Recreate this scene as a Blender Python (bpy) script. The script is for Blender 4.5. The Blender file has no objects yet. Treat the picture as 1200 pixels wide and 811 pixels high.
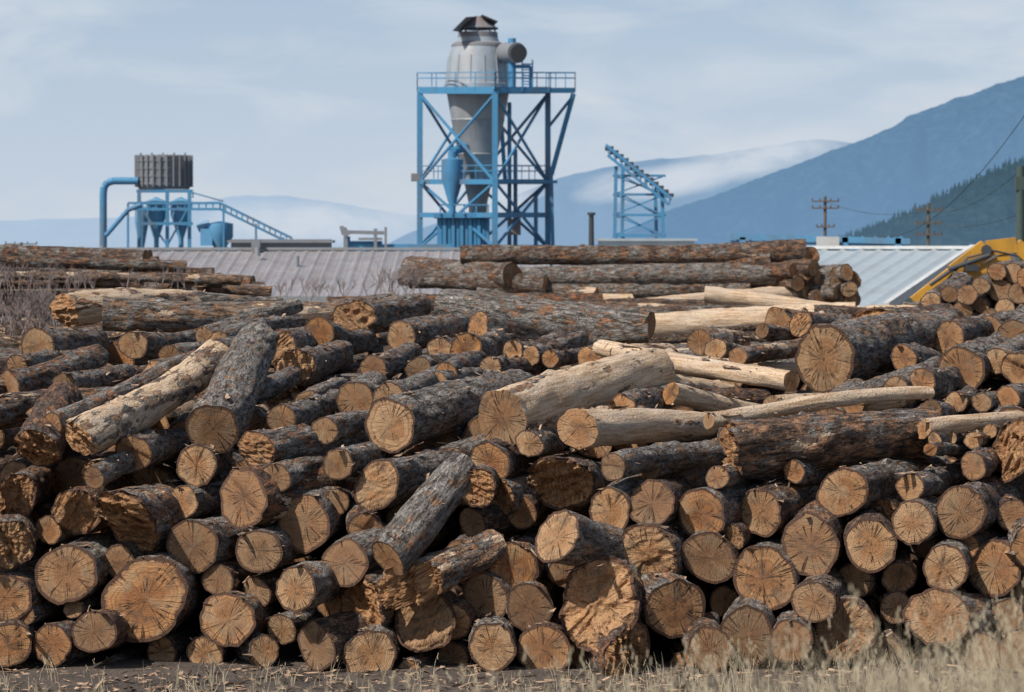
import bpy, math, random
import numpy as np
from mathutils import Vector, Matrix
random.seed(7); rs=np.random.RandomState(11)
scene=bpy.context.scene
F=3333.33; CH=3.3; PA=math.atan(115.5/F)
def P(px,py,D):
    xc=(px-600)/F; yc=(405.5-py)/F
    d=Vector((xc, math.cos(PA)+yc*math.sin(PA), -math.sin(PA)+yc*math.cos(PA)))
    s=D/d.y
    return Vector((d.x*s, D, CH+d.z*s))
# ---------------- camera
cam=bpy.data.cameras.new("camera"); co=bpy.data.objects.new("camera",cam)
scene.collection.objects.link(co); scene.camera=co
cam.lens=100; cam.sensor_width=36; cam.clip_end=40000; cam.clip_start=0.1
co.location=(0,0,CH); co.rotation_euler=(math.pi/2-PA,0,0)
cam.dof.use_dof=True; cam.dof.focus_distance=23.5; cam.dof.aperture_fstop=5.0
scene.view_settings.view_transform='Standard'; scene.view_settings.look='None'; scene.view_settings.exposure=0
# ---------------- node helpers
class NT:
    def __init__(s,nt): s.nt=nt
    def n(s,t,**k):
        nd=s.nt.nodes.new(t)
        for a,b in k.items(): setattr(nd,a,b)
        return nd
    def l(s,a,b): s.nt.links.new(a,b)
    def setin(s,nd,i,v):
        if v is None: return
        if isinstance(v,bpy.types.NodeSocket): s.l(v,nd.inputs[i])
        else: nd.inputs[i].default_value=v
    def math(s,op,a,b=0.0,c=None,clamp=False):
        nd=s.n('ShaderNodeMath',operation=op); nd.use_clamp=clamp
        s.setin(nd,0,a); s.setin(nd,1,b)
        if c is not None: s.setin(nd,2,c)
        return nd.outputs[0]
    def vm(s,op,a,b=None):
        nd=s.n('ShaderNodeVectorMath',operation=op); s.setin(nd,0,a); s.setin(nd,1,b)
        return nd.outputs[0]
    def scale(s,v,sc):
        return s.vm('MULTIPLY',v,sc)
    def noise(s,v,sc,det=4,rough=.55,dist=0,dim='3D',w=None):
        nd=s.n('ShaderNodeTexNoise',noise_dimensions=dim)
        if dim!='1D': s.setin(nd,'Vector',v)
        if w is not None: s.setin(nd,'W',w)
        nd.inputs['Scale'].default_value=sc; nd.inputs['Detail'].default_value=det
        nd.inputs['Roughness'].default_value=rough; nd.inputs['Distortion'].default_value=dist
        return nd.outputs[0]
    def vor(s,v,sc,feat='F1',rand=1):
        nd=s.n('ShaderNodeTexVoronoi',feature=feat); s.setin(nd,'Vector',v)
        nd.inputs['Scale'].default_value=sc; nd.inputs['Randomness'].default_value=rand
        return nd
    def rng(s,v,a,b,c=0.0,d=1.0):
        nd=s.n('ShaderNodeMapRange'); nd.clamp=True
        s.setin(nd,0,v); s.setin(nd,1,a); s.setin(nd,2,b); s.setin(nd,3,c); s.setin(nd,4,d)
        return nd.outputs[0]
    def mix(s,f,a,b,mode='MIX'):
        nd=s.n('ShaderNodeMix',data_type='RGBA',blend_type=mode)
        s.setin(nd,0,f)
        for i,v in ((6,a),(7,b)):
            if isinstance(v,tuple): v=(v[0],v[1],v[2],1)
            s.setin(nd,i,v)
        return nd.outputs[2]
    def bump(s,h,st,dist):
        nd=s.n('ShaderNodeBump'); nd.inputs['Strength'].default_value=st; nd.inputs['Distance'].default_value=dist
        s.l(h,nd.inputs['Height']); return nd.outputs[0]
def mat_new(name):
    m=bpy.data.materials.new(name); m.use_nodes=True
    b=m.node_tree.nodes['Principled BSDF']; b.inputs['Roughness'].default_value=.8
    return m,NT(m.node_tree),b
# ---------------- log end material
def end_mat():
    m,t,b=mat_new("log_end_grain")
    oi=t.n('ShaderNodeObjectInfo'); sep=t.n('ShaderNodeSeparateColor'); t.l(oi.outputs['Color'],sep.inputs[0])
    peel,tone,jag=sep.outputs[0],sep.outputs[1],sep.outputs[2]; rnd=oi.outputs['Random']
    rad=t.n('ShaderNodeAttribute',attribute_name='rad').outputs['Fac']
    tc=t.n('ShaderNodeTexCoord').outputs['Object']
    off=t.n('ShaderNodeCombineXYZ'); t.l(t.math('MULTIPLY',rnd,97.0),off.inputs[0]); t.l(t.math('MULTIPLY',rnd,41.0),off.inputs[1])
    v=t.vm('ADD',tc,off.outputs[0])
    dn=t.noise(v,6,2)
    w=t.math('ADD',t.math('ADD',t.math('MULTIPLY',rad,13.0),t.math('MULTIPLY',rnd,133.0)),t.math('MULTIPLY',dn,2.2))
    ring=t.noise(None,1.0,3,.65,dim='1D',w=w)
    light=t.mix(rnd,(0.58,0.355,0.185),(0.48,0.30,0.165))
    orange=t.mix(rnd,(0.52,0.245,0.09),(0.40,0.185,0.07))
    col=t.mix(tone,light,orange)
    dark=t.mix(tone,(0.26,0.125,0.052),(0.21,0.082,0.03))
    col=t.mix(t.rng(ring,.42,.64,0,.65),col,dark)
    heart=t.rng(t.math('ADD',rad,t.math('MULTIPLY',t.math('SUBTRACT',dn,.5),.9)),.42,.60,.62,0)
    col=t.mix(heart,col,t.mix(tone,(0.37,0.165,0.06),(0.25,0.09,0.034)))
    col=t.mix(t.rng(rad,.03,.07,.7,0),col,(0.10,0.05,0.025))
    st=t.noise(v,7,5,.7); col=t.mix(t.rng(st,.48,.63,0,.8),col,(0.12,0.078,0.05))
    st2=t.noise(v,3.5,2,.5); col=t.mix(t.rng(st2,.5,.66,0,.45),col,(0.64,0.43,0.24))
    sv=t.scale(v,(1.0,14.0,1.0)); saw=t.noise(sv,14,1,.6)
    col=t.mix(t.rng(saw,.42,.68,0,.38),col,(0.15,0.085,0.045))
    r2=t.n('ShaderNodeTexWhiteNoise',noise_dimensions='1D'); t.l(rnd,r2.inputs['W'])
    br_=t.rng(r2.outputs['Value'],.2,1,.0,.62); col=t.mix(br_,col,(0.16,0.10,0.06))
    nrm=t.vm('NORMALIZE',t.scale(tc,(1,1,0)))
    nv=t.vm('ADD',t.scale(nrm,(2.3,2.3,2.3)),off.outputs[0])
    nv=t.vm('ADD',nv,t.scale(v,(1.2,1.2,0)))
    cn=t.noise(nv,1.6,2,.5)
    ab=t.math('ABSOLUTE',t.math('SUBTRACT',cn,.5))
    crack=t.math('MULTIPLY',t.rng(ab,.004,.019,1,0),t.rng(rad,.05,.3,.4,1))
    crack=t.math('MULTIPLY',crack,t.rng(dn,.42,.5,0,1))
    col=t.mix(t.math('MULTIPLY',crack,.9),col,(0.04,0.02,0.01))
    fdir=t.vm('MULTIPLY',v,(1.0,.22,.08))
    jv=t.noise(fdir,70,3,.7)
    jc=t.mix(t.rng(jv,.36,.62),(0.15,0.062,0.026),(0.58,0.33,0.15))
    jc=t.mix(t.rng(dn,.4,.65,0,.6),jc,(0.27,0.12,0.05))
    col=t.mix(t.math('MULTIPLY',jag,.8),col,jc)
    bn=t.noise(v,20,3,.65)
    edge=t.math('ADD',rad,t.math('MULTIPLY',t.math('SUBTRACT',bn,.5),.22))
    br=t.math('MULTIPLY',t.rng(edge,.895,.91),t.rng(peel,.5,.7,1,.0))
    col=t.mix(br,col,t.mix(bn,(0.03,0.017,0.012),(0.17,0.09,0.055)))
    t.l(col,b.inputs['Base Color']); b.inputs['Roughness'].default_value=.85; b.inputs['Specular IOR Level'].default_value=.3
    h=t.math('ADD',t.math('MULTIPLY',ring,.3),t.math('MULTIPLY',saw,.7)); h=t.math('ADD',h,t.math('MULTIPLY',st,.5))
    h=t.math('SUBTRACT',h,t.math('MULTIPLY',crack,1.4)); h=t.math('ADD',h,t.math('MULTIPLY',t.math('MULTIPLY',jv,jag),3.0))
    t.l(t.bump(h,.7,.014),b.inputs['Normal'])
    return m
def bark_mat():
    m,t,b=mat_new("log_bark")
    oi=t.n('ShaderNodeObjectInfo'); sep=t.n('ShaderNodeSeparateColor'); t.l(oi.outputs['Color'],sep.inputs[0])
    peel,tone=sep.outputs[0],sep.outputs[1]; grey=oi.outputs['Alpha']; rnd=oi.outputs['Random']
    tc=t.n('ShaderNodeTexCoord').outputs['Object']
    off=t.n('ShaderNodeCombineXYZ'); t.l(t.math('MULTIPLY',rnd,57.0),off.inputs[0]); t.l(t.math('MULTIPLY',rnd,91.0),off.inputs[2])
    v=t.vm('ADD',tc,off.outputs[0])
    vs=t.scale(v,(1,1,.28))
    wn=t.n('ShaderNodeTexNoise'); t.l(v,wn.inputs['Vector']); wn.inputs['Scale'].default_value=16; wn.inputs['Detail'].default_value=3; wn.inputs['Roughness'].default_value=.7
    vd=t.vm('ADD',vs,t.scale(wn.outputs['Color'],(.13,.13,.13)))
    ve=t.vor(vd,17,'F1'); cellc=t.n('ShaderNodeSeparateColor'); t.l(ve.outputs['Color'],cellc.inputs[0]); cell=cellc.outputs[0]; vdist=ve.outputs['Distance']
    fine=t.noise(v,50,3,.7)
    med=t.noise(vs,26,4,.7)
    big=t.noise(t.scale(v,(1,1,.5)),4,4,.65)
    brown=t.mix(cell,(0.11,0.072,0.055),(0.26,0.175,0.13))
    greyc=t.mix(cell,(0.24,0.215,0.19),(0.52,0.475,0.42))
    col=t.mix(t.rng(t.math('ADD',big,t.math('MULTIPLY',t.math('SUBTRACT',grey,.35),.4)),.44,.54),brown,greyc)
    col=t.mix(t.rng(fine,.42,.66,.0,.75),col,(0.09,0.06,0.046))
    fl=t.noise(t.scale(v,(1,1,.5)),11,5,.74)
    red=t.mix(tone,(0.48,0.29,0.17),(0.42,0.18,0.08))
    flm=t.rng(t.math('ADD',fl,t.math('MULTIPLY',peel,.14)),.57,.60)
    col=t.mix(t.math('MULTIPLY',flm,.88),col,red)
    fis=t.math('MULTIPLY',t.rng(med,.41,.53,1,0),t.rng(vdist,.25,.6,.35,1))
    col=t.mix(t.math('MULTIPLY',fis,.85),col,(0.026,0.018,0.014))
    pn=t.noise(t.scale(v,(1,1,.3)),5.5,5,.68)
    pm=t.rng(t.math('ADD',pn,t.math('MULTIPLY',t.math('SUBTRACT',peel,.5),.60)),.575,.60)
    streak=t.noise(t.scale(v,(1,1,.06)),38,3,.6)
    wood=t.mix(t.rng(streak,.35,.65),(0.44,0.28,0.16),(0.76,0.58,0.40))
    wood=t.mix(t.rng(big,.45,.7,0,.6),wood,(0.50,0.43,0.36))
    wood=t.mix(t.rng(fine,.54,.68,0,.75),wood,(0.24,0.13,0.07))
    col=t.mix(pm,col,wood)
    t.l(col,b.inputs['Base Color']); b.inputs['Roughness'].default_value=.92; b.inputs['Specular IOR Level'].default_value=.25
    h=t.math('ADD',t.math('MULTIPLY',t.rng(med,.38,.6),1.0),t.math('MULTIPLY',cell,.4)); h=t.math('SUBTRACT',h,t.math('MULTIPLY',flm,.7))
    inv=t.math('SUBTRACT',1.0,t.math('MULTIPLY',pm,.93)); h=t.math('MULTIPLY',h,inv)
    h=t.math('ADD',h,t.math('MULTIPLY',fine,.6)); h=t.math('SUBTRACT',h,t.math('MULTIPLY',pm,.5))
    t.l(t.bump(h,1.0,.032),b.inputs['Normal'])
    return m
M_END=end_mat(); M_BARK=bark_mat()
def paint(name,col,dirt=(0.2,0.12,0.07),amt=.4,rough=.55,metal=0.0,sc=.8,stretch=(1,1,.25)):
    m,t,b=mat_new(name); pos=t.n('ShaderNodeNewGeometry').outputs['Position']
    n1=t.noise(t.scale(pos,stretch),sc,6,.65); n2=t.noise(pos,sc*6,4,.6)
    c=t.mix(t.rng(n1,.48,.68,0,amt),col,dirt)
    c=t.mix(t.rng(n2,.4,.7,0,.3),c,tuple(x*.6 for x in col))
    t.l(c,b.inputs['Base Color']); b.inputs['Roughness'].default_value=rough; b.inputs['Metallic'].default_value=metal
    return m
# ---------------- mesh helpers
def empty(name,loc):
    e=bpy.data.objects.new(name,None); e.location=loc; scene.collection.objects.link(e); e.empty_display_size=.3
    return e
def parent(o,e):
    o.parent=e; o.matrix_parent_inverse=Matrix.Translation(e.location).inverted()
class MB:
    def __init__(s): s.v=[]; s.f=[]
    def add(s,vs,fs):
        b=len(s.v); s.v+= [tuple(x) for x in vs]; s.f+=[tuple(b+i for i in f) for f in fs]
    def beam(s,p,q,w,h=None):
        h=h or w; p=Vector(p); q=Vector(q); d=(q-p).normalized()
        up=Vector((0,0,1)) if abs(d.z)<.95 else Vector((0,1,0))
        a=d.cross(up).normalized(); c=a.cross(d).normalized(); vs=[]
        for o in (p,q):
            for sx,sy in ((-1,-1),(1,-1),(1,1),(-1,1)): vs.append(o+a*(sx*w/2)+c*(sy*h/2))
        s.add(vs,[(3,2,1,0),(4,5,6,7),(0,1,5,4),(1,2,6,5),(2,3,7,6),(3,0,4,7)])
    def tube(s,p,q,r1,r2=None,n=12,caps=True):
        r2=r1 if r2 is None else r2; p=Vector(p); q=Vector(q); d=(q-p).normalized()
        up=Vector((0,0,1)) if abs(d.z)<.95 else Vector((0,1,0))
        a=d.cross(up).normalized(); c=a.cross(d).normalized(); vs=[]
        for o,r in ((p,r1),(q,r2)):
            for i in range(n):
                t=2*math.pi*i/n; vs.append(o+a*(r*math.cos(t))+c*(r*math.sin(t)))
        fs=[(i,(i+1)%n,n+(i+1)%n,n+i) for i in range(n)]
        if caps: fs+=[tuple(range(n))[::-1],tuple(range(n,2*n))]
        s.add(vs,fs)
    def path(s,pts,r,n=12):
        for a,b in zip(pts[:-1],pts[1:]): s.tube(a,b,r,n=n)
    def lathe(s,c,prof,n=28):
        c=Vector(c); vs=[]
        for z,r in prof:
            for i in range(n):
                t=2*math.pi*i/n; vs.append((c.x+r*math.cos(t),c.y+r*math.sin(t),z))
        fs=[]
        for j in range(len(prof)-1):
            for i in range(n): fs.append((j*n+i,j*n+(i+1)%n,(j+1)*n+(i+1)%n,(j+1)*n+i))
        s.add(vs,fs)
    def box(s,c,sz,rz=0):
        c=Vector(c); R=Matrix.Rotation(rz,3,'Z'); vs=[]
        for z in (-1,1):
            for x,y in ((-1,-1),(1,-1),(1,1),(-1,1)): vs.append(c+R@Vector((x*sz[0]/2,y*sz[1]/2,z*sz[2]/2)))
        s.add(vs,[(3,2,1,0),(4,5,6,7),(0,1,5,4),(1,2,6,5),(2,3,7,6),(3,0,4,7)])
    def obj(s,name,mat,par=None,smooth=False):
        me=bpy.data.meshes.new(name); me.from_pydata(s.v,[],s.f); me.materials.append(mat)
        if smooth:
            me.polygons.foreach_set('use_smooth',[len(p.vertices)==4 for p in me.polygons])
            try: me.set_sharp_from_angle(angle=math.radians(40))
            except Exception: pass
        o=bpy.data.objects.new(name,me); scene.collection.objects.link(o)
        if par: parent(o,par)
        return o
# ---------------- logs
def nfield(nl,na,fl,fa):
    fl=max(1,int(fl)); fa=max(2,int(fa))
    g=rs.rand(fl+2,fa); u=np.linspace(0,fl,nl); v=np.arange(na)/na*fa
    ui=np.floor(u).astype(int); uf=u-ui; uf=uf*uf*(3-2*uf)
    vi=np.floor(v).astype(int); vf=v-vi; vf=vf*vf*(3-2*vf)
    A=g[ui][:,vi%fa]; B=g[ui][:,(vi+1)%fa]; C=g[ui+1][:,vi%fa]; D=g[ui+1][:,(vi+1)%fa]
    uf=uf[:,None]; vf=vf[None,:]
    return ((A*(1-vf)+B*vf)*(1-uf)+(C*(1-vf)+D*vf)*uf)-.5
def cnoise(X,Y,fr):
    n=int(2.8*fr)+4; g=rs.rand(n+1,n+1); x=np.clip((X+1.35)*fr,0,n-1.01); y=np.clip((Y+1.35)*fr,0,n-1.01)
    xi=x.astype(int); yi=y.astype(int); xf=x-xi; yf=y-yi; xf=xf*xf*(3-2*xf); yf=yf*yf*(3-2*yf)
    return (g[xi,yi]*(1-xf)+g[xi+1,yi]*xf)*(1-yf)+(g[xi,yi+1]*(1-xf)+g[xi+1,yi+1]*xf)*yf-.5
def log_mesh(name,L,r0,r1,jag=0.,bend=.01,lump=.09,tilt=.10,na=40):
    if jag: na=max(na,72)
    nl=int(np.clip(L/.08,12,64)); N=nl+1
    u=np.linspace(0,1,N)[:,None]; th=(2*np.pi*np.arange(na)/na)[None,:]
    R=(r0+(r1-r0)*u)
    R=R*(1+2*lump*nfield(N,na,2,3)+.11*nfield(N,na,L/.3,9)+.11*nfield(N,na,nl*.7,40*.6))
    R=R*(1+rs.uniform(0,.10)*np.cos(2*(th-rs.rand()*6)))
    for k in range(rs.randint(1,7)):
        uu=rs.uniform(.05,.95); tt=rs.uniform(0,6.28); dth=np.angle(np.exp(1j*(th-tt)))
        R=R+r0*rs.uniform(.12,.4)*np.exp(-((u-uu)*L/.06)**2-(dth*r0/.05)**2)
    ph=rs.rand()*6; cx=bend*L*(np.sin(3.1*u+ph)-math.sin(ph)); ph=rs.rand()*6; cy=bend*L*(np.sin(2.6*u+ph)-math.sin(ph))
    K=7 if not jag else 16
    rad=(np.arange(1,K+1)/K)[:,None]
    a,b_=rs.uniform(-tilt,tilt,2)
    base=R[0][None,:]
    X=rad*base*np.cos(th); Y=rad*base*np.sin(th)
    Z=a*X+b_*Y
    if jag:
        xn=X/r0; yn=Y/r0; ph=rs.rand()*6.28
        al=xn*math.cos(ph)+yn*math.sin(ph); ac=-xn*math.sin(ph)+yn*math.cos(ph)
        wob=al+.35*cnoise(xn,yn,4)
        st=-1.0
        for k in range(5):
            e_=rs.uniform(-.8,.8); st=st+rs.uniform(.1,.75)*np.clip((wob-e_)/.07,0,1)
        spl=cnoise(ac*.25,al,11)*.45+cnoise(xn,yn,10)*.22
        Z=Z+jag*r0*(st*1.1+spl)
    else:
        Z=Z+r0*.03*nfield(K,na,3,8)
        if rs.rand()<.35: # back-cut step left by the saw
            ph=rs.rand()*6.28; al=(X*math.cos(ph)+Y*math.sin(ph))/r0; Z=Z+r0*rs.uniform(.06,.16)*np.clip((al-rs.uniform(-.4,.5))/.06,0,1)
    Zr=Z[-1]
    zz=u*L
    fade=np.clip(1-(zz/(0.3+1.5*jag*r0)),0,1)
    SX=R*np.cos(th)+cx; SY=R*np.sin(th)+cy; SZ=zz+Zr[None,:]*fade
    verts=np.stack([SX,SY,SZ],-1).reshape(-1,3)
    side=[]
    for j in range(nl):
        for i in range(na):
            i2=(i+1)%na; side.append((j*na+i,j*na+i2,(j+1)*na+i2,(j+1)*na+i))
    nb=len(verts)
    cap=np.stack([X,Y,Z],-1).reshape(-1,3)
    c0=np.array([[0,0,Z[0].mean()]])
    verts=np.vstack([verts,cap,c0]); ci=nb+K*na
    capf=[]
    for i in range(na):
        i2=(i+1)%na; capf.append((ci,nb+i2,nb+i))
        for k in range(K-1): capf.append((nb+k*na+i,nb+k*na+i2,nb+(k+1)*na+i2,nb+(k+1)*na+i))
    nt_=len(verts)
    rim=np.stack([SX[-1],SY[-1],SZ[-1]],-1); cen=np.array([[float(cx[-1,0]),float(cy[-1,0]),L]])
    half=(rim+cen)/2
    verts=np.vstack([verts,half,rim,cen]); cj=nt_+2*na
    for i in range(na):
        i2=(i+1)%na; capf.append((cj,nt_+i,nt_+i2)); capf.append((nt_+i,nt_+na+i,nt_+na+i2,nt_+i2))
    rv=np.concatenate([np.ones(nb),np.repeat(rad[:,0],na),[0],np.full(na,.5),np.ones(na),[0]])
    me=bpy.data.meshes.new(name); me.from_pydata(verts.tolist(),[],side+capf)
    me.materials.append(M_BARK); me.materials.append(M_END)
    mi=np.zeros(len(side)+len(capf),dtype=np.int32); mi[len(side):]=1
    me.polygons.foreach_set('material_index',mi)
    sm=np.ones(len(mi),dtype=bool)
    if jag: sm[len(side):]=False
    me.polygons.foreach_set('use_smooth',sm)
    at=me.attributes.new('rad','FLOAT','POINT'); at.data.foreach_set('value',rv.astype(np.float32))
    return me
FLK=[]
def place(me,p,q,par,peel=.1,tone=.5,jag=0,grey=.5,name='log',scale=1.0):
    o=bpy.data.objects.new(name,me); scene.collection.objects.link(o)
    d=(q-p).normalized()
    qt=d.to_track_quat('Z','Y')
    M=Matrix.Translation(p)@qt.to_matrix().to_4x4()@Matrix.Rotation(random.uniform(0,6.28),4,'Z')@Matrix.Scale(scale,4)
    o.matrix_basis=M; parent(o,par)
    o.color=(peel,tone,jag,grey)
    return o
def Dface(y): return float(np.interp(y,[340,360,400,440,470,500,560,790],[36,34,30,27,25.2,23.8,22.9,22.0]))
cnt=0
def log(par,cx,cy,r,tx=None,ty=None,dd=3.,peel=None,jag=0.,D=None,taper=.82,tone=None,grey=None,bend=None,L=4.2,jit=.25,yaw=None,na=40,fwd=0):
    global cnt; cnt+=1
    if bend is None: bend=random.choice([.006,.012,.02,.028])
    if D is None: D=Dface(cy)+random.uniform(-jit,jit)-fwd
    p=P(cx,cy,D); rr=r/F*D
    if tx is None:
        yw=math.radians(random.gauss(10,12)) if yaw is None else math.radians(yaw)
        pt=math.radians(random.gauss(0,2.5))
        q=p+Vector((math.sin(yw)*math.cos(pt),math.cos(yw)*math.cos(pt),math.sin(pt)))*L
    else: q=P(tx,ty,D+dd)
    Ln=(q-p).length
    me=log_mesh("log_%d"%cnt,Ln,rr,rr*taper,jag,bend,tilt=.16,na=na)
    if peel is None: peel=random.choice([0,.1,.2,.35,.5]) 
    o=place(me,p,q,par,peel,random.random() if tone is None else tone,min(1,jag*1.6),random.random() if grey is None else grey,"log_%d"%cnt)
    FLK.append((p,q,rr))
    return o
pile=empty("log_pile",(0,24,0))
T=[ # cx,cy,r,tx,ty,dd,peel,jag,grey,(fwd)
(250,502,33,308,415,2.6,.1,0,.9,.3),(458,497,33,610,452,3.2,.1,0,.9),(589,490,34,765,432,3,.80,0,.9,.2),(677,502,24,815,490,2,.88,0,.5,.1),
(857,528,36,1085,508,1.2,.45,.55,.2,.3),(965,421,40,1100,395,3,.2,0,.5),(1028,396,36,1110,375,3,.3,.4,.3),
(519,357,20,762,384,-1.2,.2,0,.95),(562,383,20,745,415,1.5,.2,.2,.9),(414,373,24,500,362,2,.3,.3,.5),
(78,364,20,240,350,2,.75,.3,.5),(120,369,20,338,372,.6,.45,0,.9),(155,404,17,235,398,2,.3,0,.5),(45,405,21,112,402,2,.3,.0,.5),
(375,389,18,425,398,2,.3,0,.5),(470,396,19,545,380,2.5,.2,0,.5),(92,515,25,275,405,3.0,.68,.5,1.0,.5),(45,523,28,75,470,2,.3,.8,.1,.2),
(-40,490,24,160,462,1.6,.45,0,.3),(-40,462,20,140,447,2,.5,0,.3),(10,450,16,120,433,2,.4,0,.3),(302,527,24,432,512,1.6,.3,.2,.8,.3),
(155,533,23,238,512,2.5,.1,0,.5),(230,546,24,295,528,3,.1,0,.4),(321,561,18,405,543,1.5,.1,0,.5,.2),(396,544,18,475,522,2,.1,0,.5),
(441,569,29,560,530,1.8,.1,.1,.6),(455,655,26,545,548,.9,.1,0,1.0,.45),(478,686,24,582,638,.6,.6,.9,.6,.4),(573,541,24,640,528,3,.1,0,.3),
(655,566,34,730,540,3,.2,.6,.3),(718,546,17,845,538,1.3,.2,0,.9,.2),(928,447,13,695,408,2.0,.95,0,.5),(786,460,13,905,482,1.2,.95,0,.8),
(986,576,29,1095,548,2.0,.1,0,.5,.2),(1066,571,18,1155,540,2.0,.1,0,.5,.2),(1188,528,36,1260,510,2,.2,.5,.3),
(830,493,10,1086,476,1.5,.95,0,.5),(1082,503,12,1230,490,1,.95,0,.5),(1000,474,13,1110,460,2,.8,0,.5),(905,475,12,1050,468,2,.95,0,.6),
(76,453,16,150,440,2,.2,0,.5),(20,430,14,110,418,2,.3,0,.5),(180,440,18,270,428,2,.3,0,.8),(200,418,14,300,408,2,.3,0,.7),
(345,432,22,400,420,3,.3,.4,.5),(330,408,20,372,400,3,.3,.3,.5),(437,431,16,490,420,2,.1,0,.5),(455,470,22,530,455,3,.1,.0,.9),(416,468,22,462,450,3,.0,0,.6),
(330,492,18,390,470,2,.1,0,.8),(360,470,13,400,450,2,.1,0,.8),(490,433,16,540,422,2,.1,0,.4),(522,440,14,560,430,2,.1,0,.4),(545,411,21,600,400,3,.1,0,.4),(515,409,15,560,398,3,.1,0,.4),
(601,412,13,650,405,2,.2,0,.4),(622,417,12,690,410,2,.2,0,.4),(645,420,10,700,414,2,.2,0,.4),(690,420,14,780,412,2,.7,0,.4),(575,432,14,640,425,2,.2,0,.4),
(820,402,16,880,395,3,.6,0,.5),(838,410,13,900,402,3,.4,0,.5),(912,376,16,990,370,2,.6,0,.5),(937,381,15,1000,378,2,.4,.2,.5),(893,388,9,960,386,2,.5,0,.5),
(770,425,14,925,430,2,.85,0,.5),(865,418,11,940,410,2,.6,0,.5),(700,440,14,860,462,1.5,.9,0,.6),(650,455,15,720,440,3,.2,.3,.5),
(1112,395,20,1170,385,2,.2,0,.5),(1160,384,16,1220,376,2,.1,0,.5),(1188,393,19,1240,385,2,.1,0,.5),(1126,433,27,1180,420,3,.1,0,.5),
(1168,424,16,1220,415,3,.2,0,.5),(1194,433,21,1260,420,3,.1,0,.4),(1060,420,16,1110,410,3,.1,0,.4),(1080,450,18,1140,440,3,.1,0,.4),
(1150,471,12,1200,465,3,.1,0,.5),(1181,466,14,1230,460,3,.1,0,.5),(1120,472,13,1170,465,3,.1,0,.5),(1091,480,12,1140,474,3,.1,0,.5),(1050,455,15,1100,445,3,.1,0,.5),
(1095,516,9,1150,508,2,.2,0,.4),(1114,513,8,1160,506,2,.2,0,.4),(1140,516,11,1200,506,2,.2,0,.4),(1160,506,9,1210,500,2,.2,0,.4),(1090,527,8,1150,518,2,.2,0,.4),
(653,630,31,730,650,.7,.1,0,.9,.3),(1100,724,38,1180,712,1.4,.4,.1,.6,.2),(200,350,10,330,356,.5,.1,0,.9),(240,395,12,345,360,2,.1,0,.9),(255,400,13,350,368,2,.1,0,.8),
(15,585,26,60,560,3,.2,.4,.3),(620,520,16,700,500,3,.2,0,.5),(840,560,14,920,545,2,.2,0,.5),(930,553,13,1000,545,2,.2,0,.5),(760,545,18,850,530,2,.1,0,.5),
(560,572,22,620,560,3,.1,.5,.3),(510,450,15,560,440,2,.1,0,.5),(290,460,14,350,445,2,.2,0,.6),(140,480,16,210,465,2,.3,0,.6),(730,480,18,800,462,3,.3,0,.5),
(8,640,30,40,600,3,.2,.5,.3),(1140,545,16,1200,535,2,.2,0,.4),(380,505,16,450,490,2,.2,0,.7),
(78,673,36,140,655,1.6,.1,0,.8,.2),(346,690,28,400,678,1.2,.1,0,1.,.35),(110,560,14,190,520,1.5,.2,0,.9,.3),
(60,500,15,215,430,2.4,.3,0,.9,.35),
]
for a in T:
    log(pile,a[0],a[1],a[2],a[3],a[4],a[5],peel=a[6],jag=a[7],grey=a[8],fwd=a[9] if len(a)>9 else 0)
E=[(88,600,28),(110,556,19),(150,612,40,.7),(213,590,21),(283,584,37),(358,612,32),(395,587,15),(402,661,27),(553,612,19),(586,585,24,.5),(611,600,21),
(715,599,26),(764,590,27),(821,603,29),(891,601,28),(1070,612,25),(1126,601,28),(1188,604,22),(56,622,18),(226,641,29),(302,645,27),
(170,705,50),(600,666,29),(761,651,36,.12),(832,655,30),(894,678,36),(950,640,33),(1021,638,29),(1000,681,23),(1054,676,22),(1106,666,26),(1166,666,33),
(110,741,25),(60,756,25),(10,757,26),(30,722,12),(85,714,13),(268,727,31),(425,712,35,.6),(496,730,34,.2),(569,701,28),(620,713,27),(697,712,50,.3),(790,713,36),
(735,768,34,.7),(681,772,23),(636,762,29),(577,759,28),(530,771,22),(436,766,30),(371,757,28),(330,737,20),(310,764,20),(240,766,23),(190,764,20),(875,747,33),
(832,762,26),(926,752,25),(955,706,25),(988,738,36,.2),(1050,712,20),(1180,722,22),(1150,765,24),(1040,765,22),(960,775,20),(140,660,22),(200,668,24),(255,680,20),
(300,693,20),(385,706,20),(445,700,20),(530,730,24),(540,650,20),(660,672,20),(1130,640,20),(920,610,20),(690,640,24),(1085,640,16),(860,630,16),
(325,600,18),(470,610,20),(510,590,20),(430,620,22),(1030,600,22),(30,690,24),(5,700,30),(120,790,14,.9),(850,705,20),(1200,690,24),(1210,640,26),(1195,765,26),(20,790,16),(480,785,14),(800,780,18)]
for e in E:
    small=e[2]<=24
    log(pile,e[0],e[1],e[2]*(1.03 if e[2]>24 else .93),jag=e[3] if len(e)>3 else random.choice([0]*9+[.25]),fwd=-random.uniform(.15,.6) if small else random.uniform(-.15,.2),jit=.12)
LIB=[log_mesh("filler_log_%d"%i,5.0,.2,.16,jag=.3 if i%13==5 else 0,bend=random.choice([.008,.016,.026]),na=32) for i in range(26)]
fc=0
def filler(par,p,d,scale,peel=None,grey=None):
    global fc; fc+=1
    place(random.choice(LIB),p,p+d,par,random.choice([0,.1,.2,.4,.6]) if peel is None else peel,random.random(),0,random.random() if grey is None else grey,"inner_log_%d"%fc,scale)
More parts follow.
